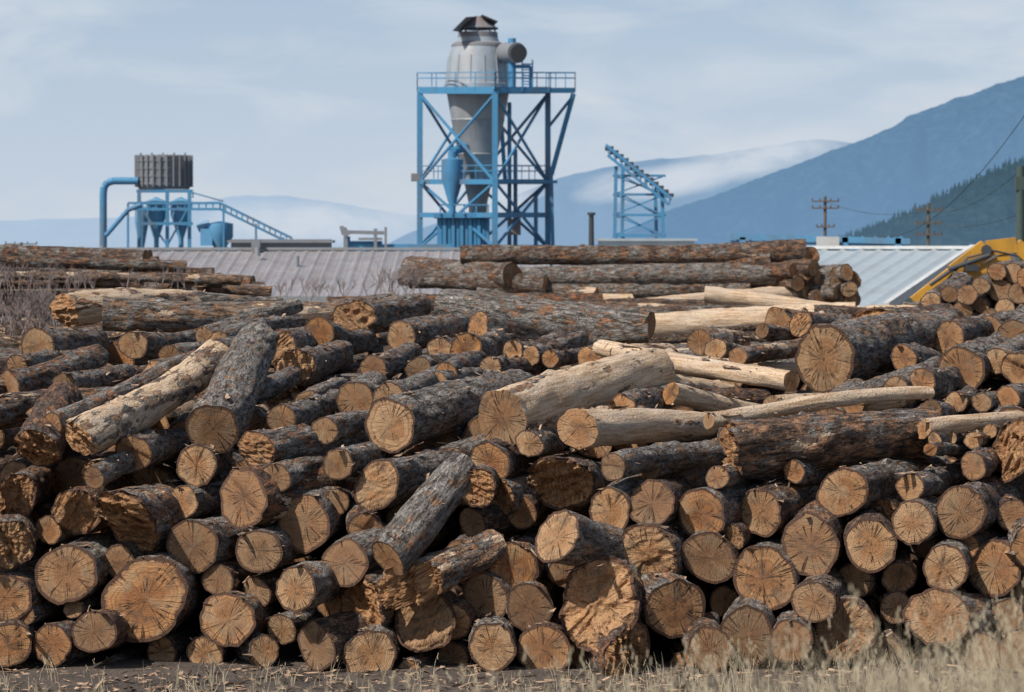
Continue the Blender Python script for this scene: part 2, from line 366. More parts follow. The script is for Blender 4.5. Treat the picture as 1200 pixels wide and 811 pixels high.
for row in range(5):
    z=.2+row*.36
    y0=float(np.interp(z,[0,1.3,1.8],[23.6,24.3,25.0]))
    for i in range(26):
        x=-5.4+i*.43+(row%2)*.2+random.uniform(-.07,.07)
        filler(pile,Vector((x,y0+random.uniform(-.25,.6),z+random.uniform(-.06,.06))),Vector((random.gauss(.15,.15),1,random.gauss(0,.04))),random.uniform(.7,1.15))
def H(Y): return float(np.interp(Y,[24,26,30,35,45,62],[1.45,1.7,2.12,2.32,2.3,2.2]))
field=empty("log_pile",(0,40,0))
for i in range(300):
    Y=random.uniform(25.3,60) if i%2 else random.uniform(25.8,36)
    x=random.uniform(-1,1)*(Y*.2+1.5)
    lay=random.choice([0,0,1,1,2])
    z=H(Y)-.2-.28*lay+random.uniform(-.05,.08)
    if random.random()<.5: yw=math.radians(random.gauss(24,24))
    else: yw=math.radians(random.choice([-1,1])*random.gauss(68,22))
    if Y>38: yw=math.radians(random.choice([-1,1])*random.gauss(85,8))
    d=Vector((math.sin(yw),math.cos(yw),random.gauss(0,.04)))
    filler(field,Vector((x,Y,z)),d,random.choice([.35,.5,.65,.8,.95,1.1]),peel=(random.choice([.2,.6,.9,.95]) if x>0 and Y>30 else None))
st=empty("log_stack",(7,40,0))
for a in [(1168,318,10),(1188,320,11),(1150,335,10),(1172,340,13),(1194,343,12),(1133,345,11),(1113,345,9),(1090,355,12),(1108,366,10),(1128,363,10),(1150,358,9),(1178,363,11),(1199,366,11),
          (1085,375,10),(1100,382,9),(1120,378,9),(1140,376,10),(1160,372,9),(1205,325,12),(1215,350,12),(1075,392,11)]:
    log(st,a[0],a[1],a[2]+1,D=38+random.uniform(-.2,.2),yaw=random.gauss(14,5),L=3.2,na=28,bend=.008)
cs=empty("long_log_stack",(4,68,0))
for a in [(942,294,14,540,308,1,.35,.3),(925,320,14,600,332,.5,.1,.9),(600,322,16,478,310,3,.3,.4),(905,304,12,480,320,2,.35,.2),(880,335,11,560,345,.5,.2,.5),(640,334,12,470,328,1,.1,.3),
          (943,343,9,738,358,-3,.95,.5),(742,352,8,590,350,0,.95,.5),(700,345,8,520,340,1,.5,.5),(920,355,8,640,362,-4,.9,.5),(1000,368,8,820,372,-4,.9,.5),(860,366,7,690,372,-5,.9,.5)]:
    log(cs,a[0],a[1],a[2],a[3],a[4],a[5],D=68,peel=a[6],grey=a[7],taper=.85,na=28,bend=.012)
for i in range(30):
    x=random.uniform(930,1005); y=random.uniform(288,352)
    if y<288+(x-930)*.55: y+=30
    log(cs,x,min(y,352),random.uniform(8,12),D=67.6+random.uniform(-.3,.3),yaw=random.gauss(-30,12),L=4,na=20,bend=.008)
lp=empty("long_log_stack",(-9,50,0))
for i in range(24):
    y=random.uniform(302,348); x1=random.uniform(150,255)
    if y>325: x1=random.uniform(230,325)
    log(lp,x1,y,random.uniform(6,10),random.uniform(-160,-40),y+random.uniform(-10,2),random.uniform(-1,2.5),D=50+random.uniform(-1,1),peel=random.choice([.1,.3,.5]),na=24,grey=.3,bend=.008)
print("logs",cnt,fc)
# ---------------- ground
def gz(Y):
    return float(np.interp(Y,[-60,0,9,12,15,18,19.5,64,80,95,3000],[1.8,1.7,1.5,1.25,.7,.1,0,0,-1.5,-3,-3]))
gv=[];gf=[]
ys=[-60,-30,-10,0,3,6,8,9,10,11,12,13,14,15,16,17,18,18.7,19.5,20,20.5,21,21.5,22,22.5,23,25,30,40,55,64,70,75,80,88,95,120,200,400,900,2000,5000,12000]
xs=[-9000,-3000,-1000,-300,-100,-50,-30]+[x*.5 for x in range(-40,41)]+[30,50,100,300,1000,3000,9000]
for y in ys:
    for x in xs:
        z=gz(y)+(random.uniform(-.02,.02) if 10<y<40 and abs(x)<21 else 0); gv.append((x,y,z))
nx=len(xs)
for j in range(len(ys)-1):
    for i in range(nx-1): gf.append((j*nx+i,j*nx+i+1,(j+1)*nx+i+1,(j+1)*nx+i))
m,t,b=mat_new("dirt"); pos=t.n('ShaderNodeNewGeometry').outputs['Position']
n=t.noise(pos,2.2,6,.65); n2=t.noise(pos,30,4,.7)
c=t.mix(t.rng(n,.35,.65),(0.055,0.042,0.034),(0.13,0.10,0.078)); c=t.mix(t.rng(n2,.5,.65,0,.5),c,(0.20,0.15,0.105)); c=t.mix(t.rng(t.noise(pos,75,2),.55,.6,0,.6),c,(0.03,0.02,0.015))
t.l(c,b.inputs['Base Color']); t.l(t.bump(n2,.9,.04),b.inputs['Normal']); b.inputs['Roughness'].default_value=.95
g=MB(); g.v=gv; g.f=gf; g.obj("ground",m)
DIRT=m
mv=[];mf=[];ny=30;nxx=60
for j in range(ny+1):
    Y=25.1+(62-25.1)*j/ny
    for i in range(nxx+1):
        x=-16+32*i/nxx; e=min(1,(16-abs(x))/3)*min(1,(62.5-Y)/3)
        mv.append((x,Y,max(-.1,(H(Y)-.8+random.uniform(-.12,.12))*e*(0.6 if j==0 else 1))))
for j in range(ny):
    for i in range(nxx): a=j*(nxx+1)+i; mf.append((a,a+1,a+nxx+2,a+nxx+1))
g=MB(); g.v=mv; g.f=mf; g.obj("bark_litter_mound",DIRT)
m,t,b=mat_new("bark_chip"); pos=t.n('ShaderNodeNewGeometry').outputs['Position']
c=t.mix(t.rng(t.noise(pos,14,2),.4,.6),(0.12,0.075,0.05),(0.46,0.31,0.20)); t.l(c,b.inputs['Base Color'])
CHIP=m
g=MB()
def flake(p,s,l,flat=1.0,along=None):
    a=Vector((random.gauss(0,1),random.gauss(0,1),random.gauss(0,.25*flat))).normalized()
    if along is not None: a=(along+a*.25).normalized()
    bb=a.cross(Vector((random.gauss(0,.3),random.gauss(0,.3),1))).normalized(); up=a.cross(bb)
    vs=[p-a*l*.5-bb*s*.3,p-a*l*.3+bb*s*.5,p+a*l*.5+bb*s*.2,p+a*l*.35-bb*s*.5+up*s*.2,p+up*s*.35]
    g.add(vs,[(0,1,4),(1,2,4),(2,3,4),(3,0,4),(3,2,1,0)])
for p,q,r in FLK[:len(T)+len(E)]:
    d=(q-p); ln=d.length; dn=d.normalized(); sx=dn.cross(Vector((0,0,1))).normalized(); up=sx.cross(dn)
    if r<.07: continue
    for k in range(int(8+ln*6)):
        a=random.gauss(0,.7); u=random.random()**1.5
        rr=r*(1-.18*u); pt=p+d*u+(up*math.cos(a)+sx*math.sin(a))*rr
        if random.random()<.88: flake(pt,random.uniform(.01,.03),random.uniform(.02,.12))
        else: flake(pt,random.uniform(.03,.07),random.uniform(.12,.35),.3,dn)
for k in range(3200):
    Y=random.uniform(19.5,22.4); x=random.uniform(-5.5,5.5); flake(Vector((x,Y,gz(Y)+.012)),random.uniform(.01,.04),random.uniform(.03,.16),.5)
g.obj("bark_debris",CHIP)
# ---------------- dry grass
m,t,b=mat_new("dry_grass_blade"); oi=t.n('ShaderNodeNewGeometry').outputs
c=t.mix(t.rng(t.noise(oi['Position'],9,2),.35,.65),(0.27,0.21,0.13),(0.56,0.47,0.32)); t.l(c,b.inputs['Base Color']); GR=m
g=MB()
def blade(x,Y,h,w=.0022,lean=1.0):
    z=gz(Y); a=random.uniform(0,6.28); ln=random.uniform(.1,.75)*h*lean; p0=Vector((x,Y,z-.02)); dx=Vector((math.cos(a),math.sin(a),0)); sd=Vector((1,0.1,0))*w
    pts=[p0+dx*ln*(s**2)+Vector((0,0,h*(s-.25*s*s*ln/h))) for s in (0,.35,.7,1)]
    vs=[]
    for i,pp in enumerate(pts[:-1]): k=1-i*.25; vs+=[pp-sd*k,pp+sd*k]
    vs.append(pts[-1]); g.add(vs,[(0,1,3,2),(2,3,5,4),(4,5,6)])
    if random.random()<.25:
        t_=pts[-1]
        for q in range(4):
            o=Vector((random.gauss(0,.006),random.gauss(0,.006),-q*.012)); g.add([t_+o,t_+o+Vector((.003,0,.010)),t_+o+Vector((0,.002,.02)),t_+o+Vector((-.003,0,.010))],[(0,1,2,3)])
def tip(px): return float(np.interp(px,[-100,250,420,600,750,900,1000,1100,1200,1300],[800,792,783,768,752,734,715,696,672,655]))
for k in range(1150):
    Y=random.uniform(5.5,11.0)
    px=1320-1420*random.random()**1.55
    x=(px-600)/F*Y
    zt=P(px,tip(px),Y).z; hmax=zt-gz(Y)
    if hmax<.08: continue
    for q in range(random.randint(3,8)):
        blade(x+random.gauss(0,.04),Y+random.gauss(0,.05),hmax*random.uniform(.62,1.06)*(1.0 if random.random()<.4 else .86),w=.0012)
for k in range(260):
    Y=random.uniform(19.6,21.7); x=random.uniform(-4.3,4.5)
    if x<0 and random.random()<.6: continue
    for q in range(6): blade(x+random.gauss(0,.05),Y+random.gauss(0,.05),random.uniform(.08,.26)*(1.6 if x>1.5 else 1),.0025)
g.obj("dry_grass",GR)
# ---------------- shrubs
m,t,b=mat_new("twig"); b.inputs['Base Color'].default_value=(0.20,0.155,0.14,1); TW=m
def shrub(loc,h,w,n):
    g=MB(); loc=Vector(loc)
    def br(p,d,l,r,dep):
        q=p+d*l; g.tube(p,q,r,r*.7,n=3,caps=False)
        if dep>0:
            for k in range(random.randint(2,4)):
                dd=(d+Vector((random.gauss(0,.35),random.gauss(0,.35),random.gauss(.05,.2)))).normalized()
                br(p+d*l*random.uniform(.4,1),dd,l*random.uniform(.5,.8),r*.6,dep-1)
    for i in range(n):
        p=loc+Vector((random.gauss(0,w*.3),random.gauss(0,.4),0))
        br(p,Vector((random.gauss(0,.3),random.gauss(0,.2),1)).normalized(),h*.42,.009,3)
    g.obj("bare_shrub",TW)
for px,py,D,h,w,n in [(15,405,37,1.0,1.3,24),(70,398,39,.85,1.2,20),(140,345,48,.55,2.5,22),(460,350,58,.9,1.0,16),(360,352,58,.6,2.5,18),(10,345,48,.7,1.5,18)]:
    shrub(P(px,py,D),h,w,n)
# ---------------- paint materials
BLUE=paint("blue_painted_steel",(0.06,0.235,0.41),(0.17,0.12,0.09),.6,.55)
LBLUE=paint("light_blue_steel",(0.12,0.33,0.53),(0.2,0.16,0.13),.5,.5)
GALV=paint("weathered_galvanised_steel",(0.36,0.40,0.43),(0.22,0.16,0.12),.6,.5,.15,.45,(1,1,.2))
RUST=paint("rusty_steel",(0.20,0.20,0.21),(0.22,0.11,0.06),.7,.8,.1,1.0)
GREYS=paint("grey_slatted_steel",(0.21,0.22,0.235),(0.17,0.13,0.11),.4,.8,.1,1.0)
DARK=paint("dark_steel",(0.04,0.045,0.05),(0.08,0.06,0.05),.4,.6)
YEL=paint("yellow_paint",(0.58,0.29,0.03),(0.15,0.09,0.04),.5,.5,0,2.)
WHITE=paint("white_paint",(0.6,0.6,0.58),(0.4,0.36,0.3),.4,.6)
GREEN=paint("pale_green_cladding",(0.33,0.45,0.40),(0.3,0.28,0.2),.3,.6)
WOODP=paint("weathered_pole_wood",(0.12,0.09,0.07),(0.2,0.16,0.12),.5,.9,0,2)
GND=-3.1
# ---------------- cyclone tower
tw=empty("cyclone_dust_collector_tower",P(570,290,161)+Vector((0,0,GND-3.3)))
A=lambda y:P(492,y,163); B_=lambda y:P(580,y,157); C_=lambda y:P(642,y,161.5); D_=lambda y:P(556,y,167.5)
cor=[A,B_,C_,D_]
g=MB(); BOT=425
for c in cor: g.beam(c(107),c(BOT),.32)
lv=[107,213,252,290,340]
for y in lv:
    for i in range(4): g.beam(cor[i](y),cor[(i+1)%4](y),.2,.28)
bays=[(110,213),(213,290),(290,400)]
for y0,y1 in bays:
    for i in range(4):
        a,b2=cor[i],cor[(i+1)%4]
        g.beam(a(y0),b2(y1),.12); g.beam(b2(y0),a(y1),.12)
def plat(g,y,exp,th=.12,rail=True,h=1.1):
    c=[f(y) for f in cor]; cen=sum(c,Vector())/4; o=[cen+(p-cen)*exp for p in c]
    vs=o+[p-Vector((0,0,th)) for p in o]
    g.add([p+Vector((0,0,.25)) for p in vs],[(0,1,2,3),(7,6,5,4),(0,4,5,1),(1,5,6,2),(2,6,7,3),(3,7,4,0)])
    if rail:
        for i in range(4):
            p,q=o[i],o[(i+1)%4]
            for hh in (.5,h): g.beam(p+Vector((0,0,.25+hh)),q+Vector((0,0,.25+hh)),.05)
            n=4
            for k in range(n+1): s=p.lerp(q,k/n); g.beam(s,s+Vector((0,0,h+.25)),.05)
plat(g,107,1.04,h=.8)
ex=[P(580,107,157),P(674,107,160),P(674,107,164),P(640,107,166)]
g.add([p+Vector((0,0,.2)) for p in ex]+[p-Vector((0,0,.1)) for p in ex],[(0,1,2,3),(7,6,5,4),(0,4,5,1),(1,5,6,2),(2,6,7,3),(3,7,4,0)])
for i in range(3):
    p,q=ex[i],ex[i+1]
    for hh in (.5,.8): g.beam(p+Vector((0,0,.25+hh)),q+Vector((0,0,.25+hh)),.05)
    for k in range(4): s=p.lerp(q,k/3); g.beam(s,s+Vector((0,0,1.05)),.05)
g.beam(P(672,110,160),P(646,205,161),.2); g.beam(P(646,205,161),P(651,BOT,160.5),.2); g.beam(P(672,112,160),P(642,150,161.5),.12)
g.beam(P(580,213,157),P(652,213,160.6),.16)
plat(g,216,1.0,rail=True,h=.8)
g.obj("steel_frame",BLUE,tw)
cc=P(560,107,162); S=162/F
def zz(y): return P(560,y,162).z
g=MB()
g.lathe(cc,[(zz(40),22*S),(zz(49),25*S),(zz(50),27*S),(zz(52),30*S),(zz(66),34*S),(zz(98),38*S),(zz(99),39.5*S),(zz(104),39.5*S),(zz(106),37*S),(zz(140),31*S),(zz(141),31.6*S),(zz(142),30.8*S),(zz(180),23*S),(zz(181),23.6*S),(zz(182),22.7*S),(zz(238),11*S),(zz(262),10*S)],40)
for k in range(14):
    a=k*math.pi/7; 
    g.beam((cc.x+34.3*S*math.cos(a),cc.y+34.3*S*math.sin(a),zz(66)),(cc.x+38.2*S*math.cos(a),cc.y+38.2*S*math.sin(a),zz(98)),.05)
g.obj("cyclone_body",GALV,tw,True)
g=MB(); g.lathe(cc,[(zz(38),23*S),(zz(44),23.5*S),(zz(44.5),22*S)],32)
g.lathe(cc,[(zz(34),24*S),(zz(33),24*S),(zz(26),13*S),(zz(19),4*S),(zz(18.5),.01)],24)
for k in range(8):
    a=k*math.pi/4; o=Vector((math.cos(a),math.sin(a),0))*20*S; q=Vector((cc.x,cc.y,0))+o
    g.beam(Vector((q.x,q.y,zz(40))),Vector((q.x,q.y,zz(33))),.1)
g.add([P(530,36,160),P(546,20,160),P(560,19,162),P(540,38,162)],[(0,1,2,3)])
g.add([P(565,17,161),P(584,25,161),P(578,31,163),P(560,22,163)],[(0,1,2,3)])
g.lathe(cc,[(zz(50),27.5*S),(zz(52),30.6*S),(zz(55),31.4*S)],36)
g.obj("rain_cap",RUST,tw)
g=MB(); g.tube(P(592,62,161),P(606,62,159.5),12*S,12*S,20); g.tube(P(606,62,159.5),P(609,62,159.2),9*S,9*S,20,False); g.obj("inlet_duct",GREYS,tw,True)
g=MB(); g.tube(P(607,62,159.0),P(608.2,62,158.85),10*S,10*S,20); g.obj("duct_opening",DARK,tw)
g=MB(); g.path([P(600,105,160),P(600,45,160)],.22); g.path([P(600,78,160),P(622,78,160),P(622,105,160)],.1)
for k in range(9): g.beam(P(612,75+k*3.4,159.5),P(624,75+k*3.4,159.5),.06)
g.beam(P(612,70,159.5),P(612,107,159.5),.08); g.beam(P(624,70,159.5),P(624,107,159.5),.08)
s2=P(530,190,160)
def z2(y): return P(530,y,160).z
g.lathe(s2,[(z2(184),.02),(z2(187),12.5*S),(z2(210),12.5*S),(z2(240),4*S),(z2(262),3.5*S)],24)
g.path([P(530,186,160),P(530,178,160),P(545,172,161),P(556,172,162)],.25)
g.obj("small_cyclone_and_ladder",BLUE,tw,True)
g=MB()
for k in range(12):
    x=514+k*5; g.box((P(x+2.4,276,160).x,160,P(x,276,160).z),(.2,2.6+.2*(k%2),40*S))
g.box((P(543,276,160).x,160.6,P(543,276,160).z),(2.9,3.2,40*S)); g.box((P(543,256,160).x,160.3,P(543,253,160).z),(3.3,3.9,.25))
for k in range(5): g.beam(P(516+k*14,252,158.3),P(516+k*14,240,158.3),.08)
g.beam(P(516,240,158.3),P(572,240,158.3),.08)
g.obj("hopper_bin",BLUE,tw)
g=MB()
for (x0,y0,x1,y1) in [(588,150,592,213),(597,120,597,290),(604,175,604,290),(628,225,628,290)]:
    g.path([P(x0,y0,163.5),P(x1,y1,163.5)],.12,8)
g.obj("pipes",LBLUE,tw)
g=MB(); g.box(P(487,208,162),(.5,.4,.45)); g.box(P(603,266,159.5),(.7,.6,.9)); g.obj("lamp_and_cabinet",RUST,tw)
# ---------------- left hopper plant
hp=empty("dust_hopper_plant",P(200,290,170)+Vector((0,0,GND-3.3))); S7=170/F
g=MB(); c=P(192,200,170)
def z7(y): return P(192,y,170).z
g.lathe(c,[(z7(222),29*S7),(z7(218),32*S7),(z7(183),32*S7),(z7(182),30*S7),(z7(190),30*S7)],10)
for k in range(26):
    a=k*math.pi/13+.1; r=33*S7; g.beam((c.x+r*math.cos(a),c.y+r*math.sin(a),z7(219)),(c.x+r*math.cos(a),c.y+r*math.sin(a),z7(182)),.09)
for y in (188,197,206,215): g.lathe(c,[(z7(y),33.6*S7),(z7(y+1.2),33.6*S7)],10)
for k in range(5): g.beam(P(165+k*13,182,169),P(165+k*13,179,169),.1)
g.obj("slatted_bin",GREYS,hp)
g=MB()
for px,r,yt in ((183,12,236),(212,12,236),(166,8,245)):
    cc2=P(px,240,169); zf=lambda y:P(px,y,169).z
    g.lathe(cc2,[(zf(yt-5),.03),(zf(yt),r*S7),(zf(yt+16),r*S7),(zf(yt+44),3*S7),(zf(yt+58),3*S7)],20)
g.lathe(P(258,270,168),[(P(0,259,168).z,.05),(P(0,262,168).z,15*S7),(P(0,278,168).z,15*S7),(P(0,288,168).z,8*S7),(P(0,300,168).z,8*S7)],20)
g.box(P(243,278,168),(.7,1.2,1.0)); g.path([P(232,268,168),P(245,262,168)],.25)
g.obj("cyclones",LBLUE,hp,True)
g=MB()
for px,D in ((163,168),(222,168),(163,173),(222,173),(196,168)): g.beam(P(px,222,D),P(px,400,D),.2)
for y in (224,238,262): 
    g.beam(P(160,y,168),P(226,y,168),.18); g.beam(P(160,y,173),P(226,y,173),.18)
g.beam(P(163,240,168),P(196,288,168),.1); g.beam(P(222,240,168),P(196,288,168),.1)
g.path([P(121,420,169),P(121,228,169),P(122,219,169),P(126,214,169),P(133,212,169),P(162,212,169)],.22,14)
up=[P(150,238,167),P(258,238,167),P(342,279,167)]
for o in (0,7): 
    for a,b2 in zip(up[:-1],up[1:]): g.beam(a+Vector((0,0,-o*S7)),b2+Vector((0,0,-o*S7)),.14)
for k in range(14):
    s=k/13; p=up[0].lerp(up[1],s*1.0); g.beam(p,p-Vector((0,0,7*S7)),.07)
    p=up[1].lerp(up[2],s); g.beam(p,p-Vector((0,0,7*S7)),.07)
g.path([P(124,276,167),P(150,246,167),P(165,240,167)],.14)
for px,py in ((150,238),(262,240),(300,262),(332,278)): g.beam(P(px,py,167),P(px,400,167),.12)
for a,b2 in ((P(226,226,168),P(262,236,168)),(P(226,232,168),P(226,226,168))): g.beam(a,b2,.08)
g.obj("steel_frame_and_conveyor",BLUE,hp)
# ---------------- inclined conveyor tower
it=empty("inclined_conveyor_tower",P(750,290,150)+Vector((0,0,GND-3.3)))
g=MB()
for (x0,x1,D) in ((722,718,149),(776,780,149),(730,728,152),(768,772,152)): g.beam(P(x0,195 if x0<750 else 222,D),P(x1,400,D),.18)
for y in (206,228,252,276):
    g.beam(P(719,y,149),P(779,y,149),.13); g.beam(P(729,y,152),P(771,y,152),.1); g.beam(P(719,y,149),P(729,y,152),.1); g.beam(P(779,y,149),P(771,y,152),.1)
for a,b2 in ((206,228),(228,252),(252,276),(276,330)):
    g.beam(P(719,a,149),P(779,b2,149),.08); g.beam(P(779,a,149),P(719,b2,149),.08); g.beam(P(729,a,152),P(771,b2,152),.08)
g.obj("lattice_tower",BLUE,it)
g=MB()
for D in (148.6,150.4):
    g.beam(P(710,170,D),P(786,232,D),.16); g.beam(P(712,182,D),P(784,240,D),.13)
    for k in range(11):
        s=k/10; a=P(710,170,D).lerp(P(786,232,D),s); b2=P(712,182,D).lerp(P(784,240,D),min(1,s+.05)); g.beam(a,b2,.08)
g.obj("conveyor_truss",BLUE,it)
g=MB()
for k in range(13):
    a=P(714,174,149.5).lerp(P(784,229,149.5),k/12); g.box(a,(.4,1.9,.18))
g.obj("conveyor_flights",DARK,it)
sm=empty("hydraulic_crane",P(425,290,140)+Vector((0,0,GND-3.3)))
g=MB(); g.beam(P(402,268,140),P(408,276,140),.3); g.beam(P(408,272,140),P(450,273,140),.18); g.beam(P(405,270,140),P(405,300,140),.2); g.beam(P(440,268,140),P(440,300,140),.16); g.beam(P(452,266,140),P(452,292,140),.12); g.beam(P(400,265,140),P(403,275,140),.2)
g.beam(P(420,280,140),P(448,280,140),.12); g.obj("boom",GREYS,sm)
g=MB(); g.beam(P(408,290,140.5),P(408,277,140.5),.2); g.beam(P(408,286,140.5),P(448,286,140.5),.3); g.beam(P(408,292,140.5),P(530,292,140.5),.5); g.obj("frame",BLUE,sm)
ov=empty("overhead_pipe_rack",P(960,290,125)+Vector((0,0,GND-3.3)))
g=MB(); g.beam(P(855,277,125),P(1066,283,125),.26); g.beam(P(855,283,125),P(1066,288,125),.1)
for x in (870,990,1052): g.beam(P(x,278,125),P(x,420,125),.26)
for x in (975,1005): g.beam(P(x,290,125),P(990,310,125),.14)
g.beam(P(965,292,125),P(1015,292,125),.15); g.beam(P(968,298,125),P(968,283,125),.1)
for k in range(14): g.beam(P(860+k*15,277,125),P(867+k*15,284,125),.07)
g.obj("rack_frame",LBLUE,ov)
g=MB(); g.box(P(970,284,124.7),(1.0,.08,.5)); g.obj("sign_panel",WHITE,ov)
g=MB(); g.tube(P(693,400,140),P(693,250,140),.2,.12,10); g.tube(P(693,252,140),P(693,249,140),.2,.2,10); g.obj("exhaust_stack",DARK)
# ---------------- sheds
def roofmat(name,a,bc,cc_):
    m,t,b=mat_new(name); pos=t.n('ShaderNodeNewGeometry').outputs['Position']
    br=t.n('ShaderNodeTexBrick'); t.l(t.scale(pos,(1,1.6,0)),br.inputs['Vector']); br.inputs['Scale'].default_value=1.3; br.inputs['Color1'].default_value=(*a,1); br.inputs['Color2'].default_value=(*bc,1); br.inputs['Mortar'].default_value=(*cc_,1); br.inputs['Mortar Size'].default_value=.035
    c=t.mix(t.rng(t.noise(pos,.4,5,.7),.42,.62,0,.5),br.outputs['Color'],tuple(x*.7 for x in bc))
    c=t.mix(t.rng(t.noise(t.scale(pos,(1,.2,1)),2.6,5,.7),.5,.62,0,.5),c,cc_)
    t.l(c,b.inputs['Base Color']); b.inputs['Roughness'].default_value=.6; return m
R1=roofmat("old_metal_roof",(0.36,0.365,0.385),(0.27,0.26,0.265),(0.21,0.16,0.14))
R2=paint("light_metal_roof",(0.40,0.45,0.47),(0.30,0.31,0.29),.4,.45,.1,.6)
WALL=paint("grey_cladding",(0.25,0.26,0.27),(0.2,0.15,0.1),.4,.7)
def shed(name,RL,RR,drop,run,mat_r,mat_w,double=True,rib=.6,rh=.05):
    RL=Vector(RL); RR=Vector(RR); ax=(RR-RL); L=ax.length; a=ax.normalized(); a.z=0; a.normalize()
    fr=Vector((a.y,-a.x,0)).normalized()
    if fr.y>0: fr=-fr
    e=empty(name,(RL+RR)/2*1.0+Vector((0,0,GND-RL.z)))
    g=MB(); n=int(L/rib)
    for sgn in ((1,-1) if double else (1,)):
        dn=fr*sgn*run+Vector((0,0,-drop)); 
        vs=[];
        for k in range(n*4+1):
            s=k/(n*4)*L; h=.0 if k%4 else rh
            p=RL+a*s+Vector((0,0,h)); vs+=[p,p+dn]
        g.add(vs,[(2*k,2*k+1,2*k+3,2*k+2) for k in range(n*4)])
    g.obj("roof",mat_r,e)
    g=MB(); i_=.35
    f=RL+fr*(run-i_)+Vector((0,0,-drop-.0)); f2=RR+fr*(run-i_)+Vector((0,0,-drop))
    bk=RL-fr*((run-i_) if double else .02); bk2=RR-fr*((run-i_) if double else .02)
    if double: bk.z-=drop; bk2.z-=drop
    def dz(p): return Vector((p.x,p.y,GND))
    for p,q in ((f,f2),(bk,bk2)):
        p=p-Vector((0,0,.05)); q=q-Vector((0,0,.05)); g.add([p,q,dz(q),dz(p)],[(0,1,2,3)])
    for R,ff,bb in ((RL,f,bk),(RR,f2,bk2)):
        ins=a*(.3 if R is RL else -.3); R_=R+ins-Vector((0,0,.1)); ff=ff+ins-Vector((0,0,.05)); bb=bb+ins-Vector((0,0,.1))
        g.add([ff,R_,bb,dz(bb),dz(R_),dz(ff)],[(0,1,4,5),(1,2,3,4)])
    g.obj("walls",mat_w,e)
    g=MB()
    for R in (RL,RR):
        g.beam(R+Vector((0,0,.06)),R+fr*run+Vector((0,0,-drop+.06)),.2,.3)
    g.beam(RL+fr*run+Vector((0,0,-drop-.1)),RR+fr*run+Vector((0,0,-drop-.1)),.18,.24)
    g.beam(RL+Vector((0,0,.1)),RR+Vector((0,0,.1)),.4,.12)
    g.obj("trim",WHITE if mat_w is GREEN else mat_w,e)
    return e
s1=shed("sawmill_shed",P(95,294,132),P(640,294,132),1.9,13,R1,WALL)
g=MB(); g.box(P(330,288,133),(4.6,1.4,.6)); g.box(P(330,283,133),(4.9,1.8,.12)); g.box(P(300,288,131.5),(.4,.4,.6)); g.obj("ridge_vent",GREYS,s1)
g=MB(); g.tube(P(302,300,129),P(302,290,129),.12); g.tube(P(348,312,127),P(348,300,127),.1); g.tube(P(120,296,130),P(120,288,130),.1); g.obj("roof_vents",WALL,s1)
s3=shed("sawmill_shed",P(640,292,140),P(960,292,140),1.6,11,R1,WALL)
g=MB(); g.box(P(757,286,141),(4.7,1.6,.5)); g.box(P(757,281,141),(5,1.9,.12)); g.obj("ridge_vent",R2,s3)
RR=P(1140,293,110); fr_=Vector((-4.9,-12,0)).normalized(); RLp=RR+Vector((-12,4.9,0)).normalized()*8.8
RLp.z=RR.z
s2_=shed("green_sawmill_shed",RLp,RR,2.0,13,R2,GREEN,double=False,rib=.7,rh=.07)
# ---------------- log loader
ld=empty("log_loader",P(1170,290,75)+Vector((0,0,-3)))
g=MB()
g.beam(P(1072,356,75),P(1118,320,75),.32,.4); g.beam(P(1118,320,75),P(1156,291,75),.38,.48); g.beam(P(1156,291,75),P(1190,287,75),.32,.4); g.beam(P(1190,287,75),P(1240,330,75),.3,.36)
g.beam(P(1132,326,75),P(1182,300,75),.25,.25)
g.box(P(1290,345,76),(2.6,2.6,1.2)); g.box(P(1262,325,75),(1.2,1.0,1.7)); g.obj("boom",YEL,ld)
g=MB(); g.tube(P(1112,316,74.6),P(1160,299,74.6),.06); g.tube(P(1090,334,74.6),P(1122,312,74.6),.05); g.box(P(1138,314,74.7),(.35,.35,.16)); g.box(P(1262,321,74.4),(.9,.1,.9)); g.box(P(1290,385,76),(3.6,2.8,.9)); g.tube(P(1156,293,74.6),P(1156,293,75.4),.14)
g.path([P(1108,330,74.7),P(1134,302,74.7),P(1165,294,74.7),P(1192,300,74.7)],.03,6); g.obj("hydraulics_and_tracks",DARK,ld)
# ---------------- utility poles and wires
def pole(px,ytop,D,arms,r=.14):
    e=MB(); top=P(px,ytop,D); e.tube(Vector((top.x,top.y,GND)),top,r*1.2,r,10)
    for y,w in arms:
        a=P(px,y,D); e.beam(a-Vector((w/2,.15,0)),a+Vector((w/2,-.15,0)),.09,.09)
        for k in (-.48,-.2,.2,.48): e.tube(a+Vector((w*k,-.1,0)),a+Vector((w*k,-.1,.2)),.05)
    return e.obj("utility_pole",WOODP)
pole(967,230,190,[(236,1.8),(244,1.8),(266,1.2)],.1); pole(1088,238,170,[(246,1.6),(262,1.6),(275,1.6)],.09); pole(25,284,230,[(286,2.6)],.12)
e=MB(); tp=P(1196,195,105); e.tube(Vector((tp.x,tp.y,GND)),tp,.2,.15,12); e.box(P(1196,215,105),(.4,.3,.5)); e.obj("utility_pole",paint("treated_pole",(0.05,0.08,0.07),(0.1,0.09,0.07),.4,.8))
g=MB()
def wire(a,b2,sag,r=.014):
    pts=[a.lerp(b2,k/24)-Vector((0,0,sag*4*(k/24)*(1-k/24))) for k in range(25)]
    g.path(pts,r,4)
wire(P(1030,276,170),P(1225,100,95),1.5,.018); wire(P(967,236,190),P(1088,247,170),.5); wire(P(1088,247,170),P(1196,200,105),.6); wire(P(1088,262,170),P(1300,200,90),.8)
g.obj("power_lines",DARK)
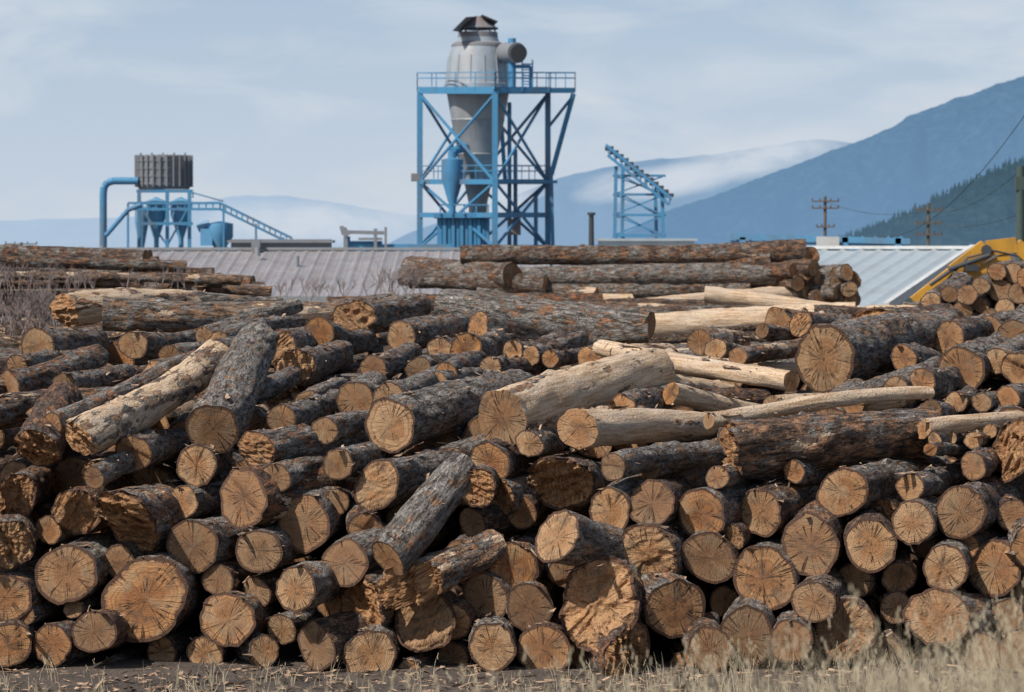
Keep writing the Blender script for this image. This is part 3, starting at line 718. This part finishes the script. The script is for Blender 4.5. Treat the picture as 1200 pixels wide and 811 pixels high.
# ---------------- mountains
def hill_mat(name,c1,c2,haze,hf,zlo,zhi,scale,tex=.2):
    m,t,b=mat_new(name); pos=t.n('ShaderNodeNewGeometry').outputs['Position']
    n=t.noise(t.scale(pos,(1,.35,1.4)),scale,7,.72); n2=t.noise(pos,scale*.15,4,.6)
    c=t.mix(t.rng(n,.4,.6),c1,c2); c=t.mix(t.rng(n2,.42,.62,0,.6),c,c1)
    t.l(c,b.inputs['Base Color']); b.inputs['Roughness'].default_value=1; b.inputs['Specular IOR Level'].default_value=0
    em=t.n('ShaderNodeEmission'); em.inputs[0].default_value=(*haze,1)  # distance haze painted on as flat emission, thicker towards low ground
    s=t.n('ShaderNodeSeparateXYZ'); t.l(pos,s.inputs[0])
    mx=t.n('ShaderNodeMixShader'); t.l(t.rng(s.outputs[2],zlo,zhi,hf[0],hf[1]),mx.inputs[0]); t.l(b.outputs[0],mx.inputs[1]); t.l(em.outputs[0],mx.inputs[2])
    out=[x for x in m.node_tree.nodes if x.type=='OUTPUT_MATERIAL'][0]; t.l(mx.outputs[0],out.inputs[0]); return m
def ridge(name,pts,D,W,mat,rough,seed,jag=0,gul=.28):
    rr=np.random.RandomState(seed); n=260; m_=34
    px=np.linspace(pts[0][0],pts[-1][0],n); py=np.interp(px,[p[0] for p in pts],[p[1] for p in pts])
    def n1(f,k=n): 
        g_=rr.rand(f+3); u=np.linspace(0,f,k); i=u.astype(int); w=u-i; w=w*w*(3-2*w); return g_[i]*(1-w)+g_[i+1]*w-.5
    py=py+rough*(n1(14)*1.4+n1(45)*.6+n1(130)*.25)+jag*n1(n-1)
    fld=sum(np.array(nfield(m_,n,a,b_))*c for a,b_,c in ((4,16,1.),(8,40,.6),(16,100,.3)))
    vs=[];fs=[]
    for j in range(m_):
        s=j/(m_-1)*1.3-.3
        for i in range(n):
            c=P(px[i],py[i],D); Y=D-s*W; 
            k=(1-max(s,0))**1.25 if s>=0 else 1+s*1.2
            dep=min(1,abs(s)*5)
            z=(c.z+5)*k-5+fld[j,i]*c.z*gul*dep*(1 if s<.95 else 0)
            vs.append((c.x*(Y/D),Y,z))
    for j in range(m_-1):
        for i in range(n-1): a=j*n+i; fs.append((a,a+1,a+n+1,a+n))
    g=MB(); g.v=vs; g.f=fs; o=g.obj(name,mat,None,True); return px,py
ridge("mountain_ridge",[(-300,262),(100,258),(180,255),(240,238),(290,229),(340,232),(400,240),(470,252),(560,258),(640,240),(800,250),(1500,240)],16000,3500,hill_mat("far_hills",(0.2,0.3,0.45),(0.28,0.38,0.5),(0.44,0.56,0.70),(.95,.8),-50,280,.002),5,1)  # bluish base colours here add to the painted haze
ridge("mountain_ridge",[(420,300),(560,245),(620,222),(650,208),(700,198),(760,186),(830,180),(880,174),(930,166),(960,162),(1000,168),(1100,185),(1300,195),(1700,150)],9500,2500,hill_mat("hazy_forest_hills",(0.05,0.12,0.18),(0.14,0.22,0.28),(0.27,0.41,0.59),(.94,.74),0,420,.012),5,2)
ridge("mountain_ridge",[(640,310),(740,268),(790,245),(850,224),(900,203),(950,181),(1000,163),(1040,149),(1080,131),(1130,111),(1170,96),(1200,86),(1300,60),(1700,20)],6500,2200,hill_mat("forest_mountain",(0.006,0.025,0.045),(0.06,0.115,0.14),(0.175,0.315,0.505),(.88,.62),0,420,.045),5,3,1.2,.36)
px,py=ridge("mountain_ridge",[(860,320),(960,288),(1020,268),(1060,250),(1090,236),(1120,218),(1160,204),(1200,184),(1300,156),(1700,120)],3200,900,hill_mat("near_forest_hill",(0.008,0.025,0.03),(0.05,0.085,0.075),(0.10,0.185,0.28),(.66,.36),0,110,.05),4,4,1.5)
g=MB()
for k in range(4200):
    i=random.uniform(0,len(px)-1.01); a=int(i); x=px[a]; y=py[a]; s=random.random()**1.3*.7
    if x>1350 or x<960: continue
    c=P(x,y,3200); Y=3200-s*900; z=(c.z+5)*(1-s)**1.25-5
    h=random.uniform(4,10); b0=Vector((c.x*Y/3200+random.uniform(-3,3),Y,z-1)); g.tube(b0,b0+Vector((0,0,h)),h*.2,.05,5,False)
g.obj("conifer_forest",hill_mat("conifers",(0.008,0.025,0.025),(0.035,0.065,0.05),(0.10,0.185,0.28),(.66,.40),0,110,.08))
m,t,b=mat_new("cloud_vapour"); uv=t.n('ShaderNodeAttribute',attribute_name='dens').outputs['Fac']; pos=t.n('ShaderNodeNewGeometry').outputs['Position']
n=t.noise(t.scale(pos,(1,.3,2.2)),.0035,8,.66,.5)
al=t.rng(t.math('MULTIPLY',uv,t.math('ADD',n,.08)),.18,.60,0,.9)
em=t.n('ShaderNodeEmission'); em.inputs[0].default_value=(0.63,0.69,0.77,1); tr=t.n('ShaderNodeBsdfTransparent'); mx=t.n('ShaderNodeMixShader'); t.l(al,mx.inputs[0]); t.l(tr.outputs[0],mx.inputs[1]); t.l(em.outputs[0],mx.inputs[2])  # cloud brightness painted as even emission, sheets are not lit by the sun
out=[x for x in m.node_tree.nodes if x.type=='OUTPUT_MATERIAL'][0]; t.l(mx.outputs[0],out.inputs[0]); CL=m
def cloud(cx,cy,w,h,D,slope=0):
    vs=[];fs=[];dn=[];n=40;k=14
    for j in range(k+1):
        for i in range(n+1):
            u=i/n*2-1; v=j/k*2-1; p=P(cx+u*w,cy+v*h-slope*u*w,D+ (v*v+u*u)*200); vs.append(p); dn.append(max(0,1-u*u)*max(0,1-v*v))
    for j in range(k):
        for i in range(n): a=j*(n+1)+i; fs.append((a,a+1,a+n+2,a+n+1))
    g=MB(); g.v=[tuple(x) for x in vs]; g.f=fs; o=g.obj("low_cloud",CL); at=o.data.attributes.new('dens','FLOAT','POINT'); at.data.foreach_set('value',dn)
cloud(890,184,150,34,7600,.2); cloud(760,215,120,26,7400,.1); cloud(360,262,170,36,12000); cloud(560,240,150,30,9000)
# ---------------- world + sun
w=bpy.data.worlds.new("World"); scene.world=w; w.use_nodes=True; t=NT(w.node_tree)
bg=[x for x in w.node_tree.nodes if x.type=='BACKGROUND'][0]
SE=math.radians(49); sd=Vector((-.62,-.55,0)).normalized(); az=math.atan2(sd.x,sd.y)
sky=t.n('ShaderNodeTexSky',sky_type='NISHITA'); sky.sun_disc=False; sky.sun_elevation=SE; sky.sun_rotation=az%(2*math.pi); sky.air_density=1.2; sky.dust_density=1.0
tc=t.n('ShaderNodeTexCoord').outputs['Generated']; s=t.n('ShaderNodeSeparateXYZ'); t.l(tc,s.inputs[0])
n=t.noise(t.scale(tc,(7,7,22)),1.9,6,.55,.5); n2=t.noise(t.scale(tc,(4,4,12)),1.4,3,.5)
hz=t.rng(s.outputs[2],-.005,.085)
base=t.mix(hz,(6.0,6.8,7.9),(4.3,5.45,7.0))
cl=t.mix(t.rng(t.math('ADD',t.math('MULTIPLY',n,.6),t.math('MULTIPLY',n2,.4)),.43,.60,0,.8),base,(6.6,7.15,7.85))
f=t.rng(s.outputs[2],.09,.24,.92,.0)
t.l(t.mix(f,sky.outputs[0],cl),bg.inputs[0]); bg.inputs[1].default_value=.1
sl=bpy.data.lights.new("sun",'SUN'); sl.energy=4.8; sl.angle=math.radians(1.2); sl.color=(1,.95,.88)
so=bpy.data.objects.new("sun",sl); scene.collection.objects.link(so)
to=Vector((sd.x*math.cos(SE),sd.y*math.cos(SE),math.sin(SE)))
so.rotation_euler=to.to_track_quat('Z','Y').to_euler(); so.location=(0,0,50)
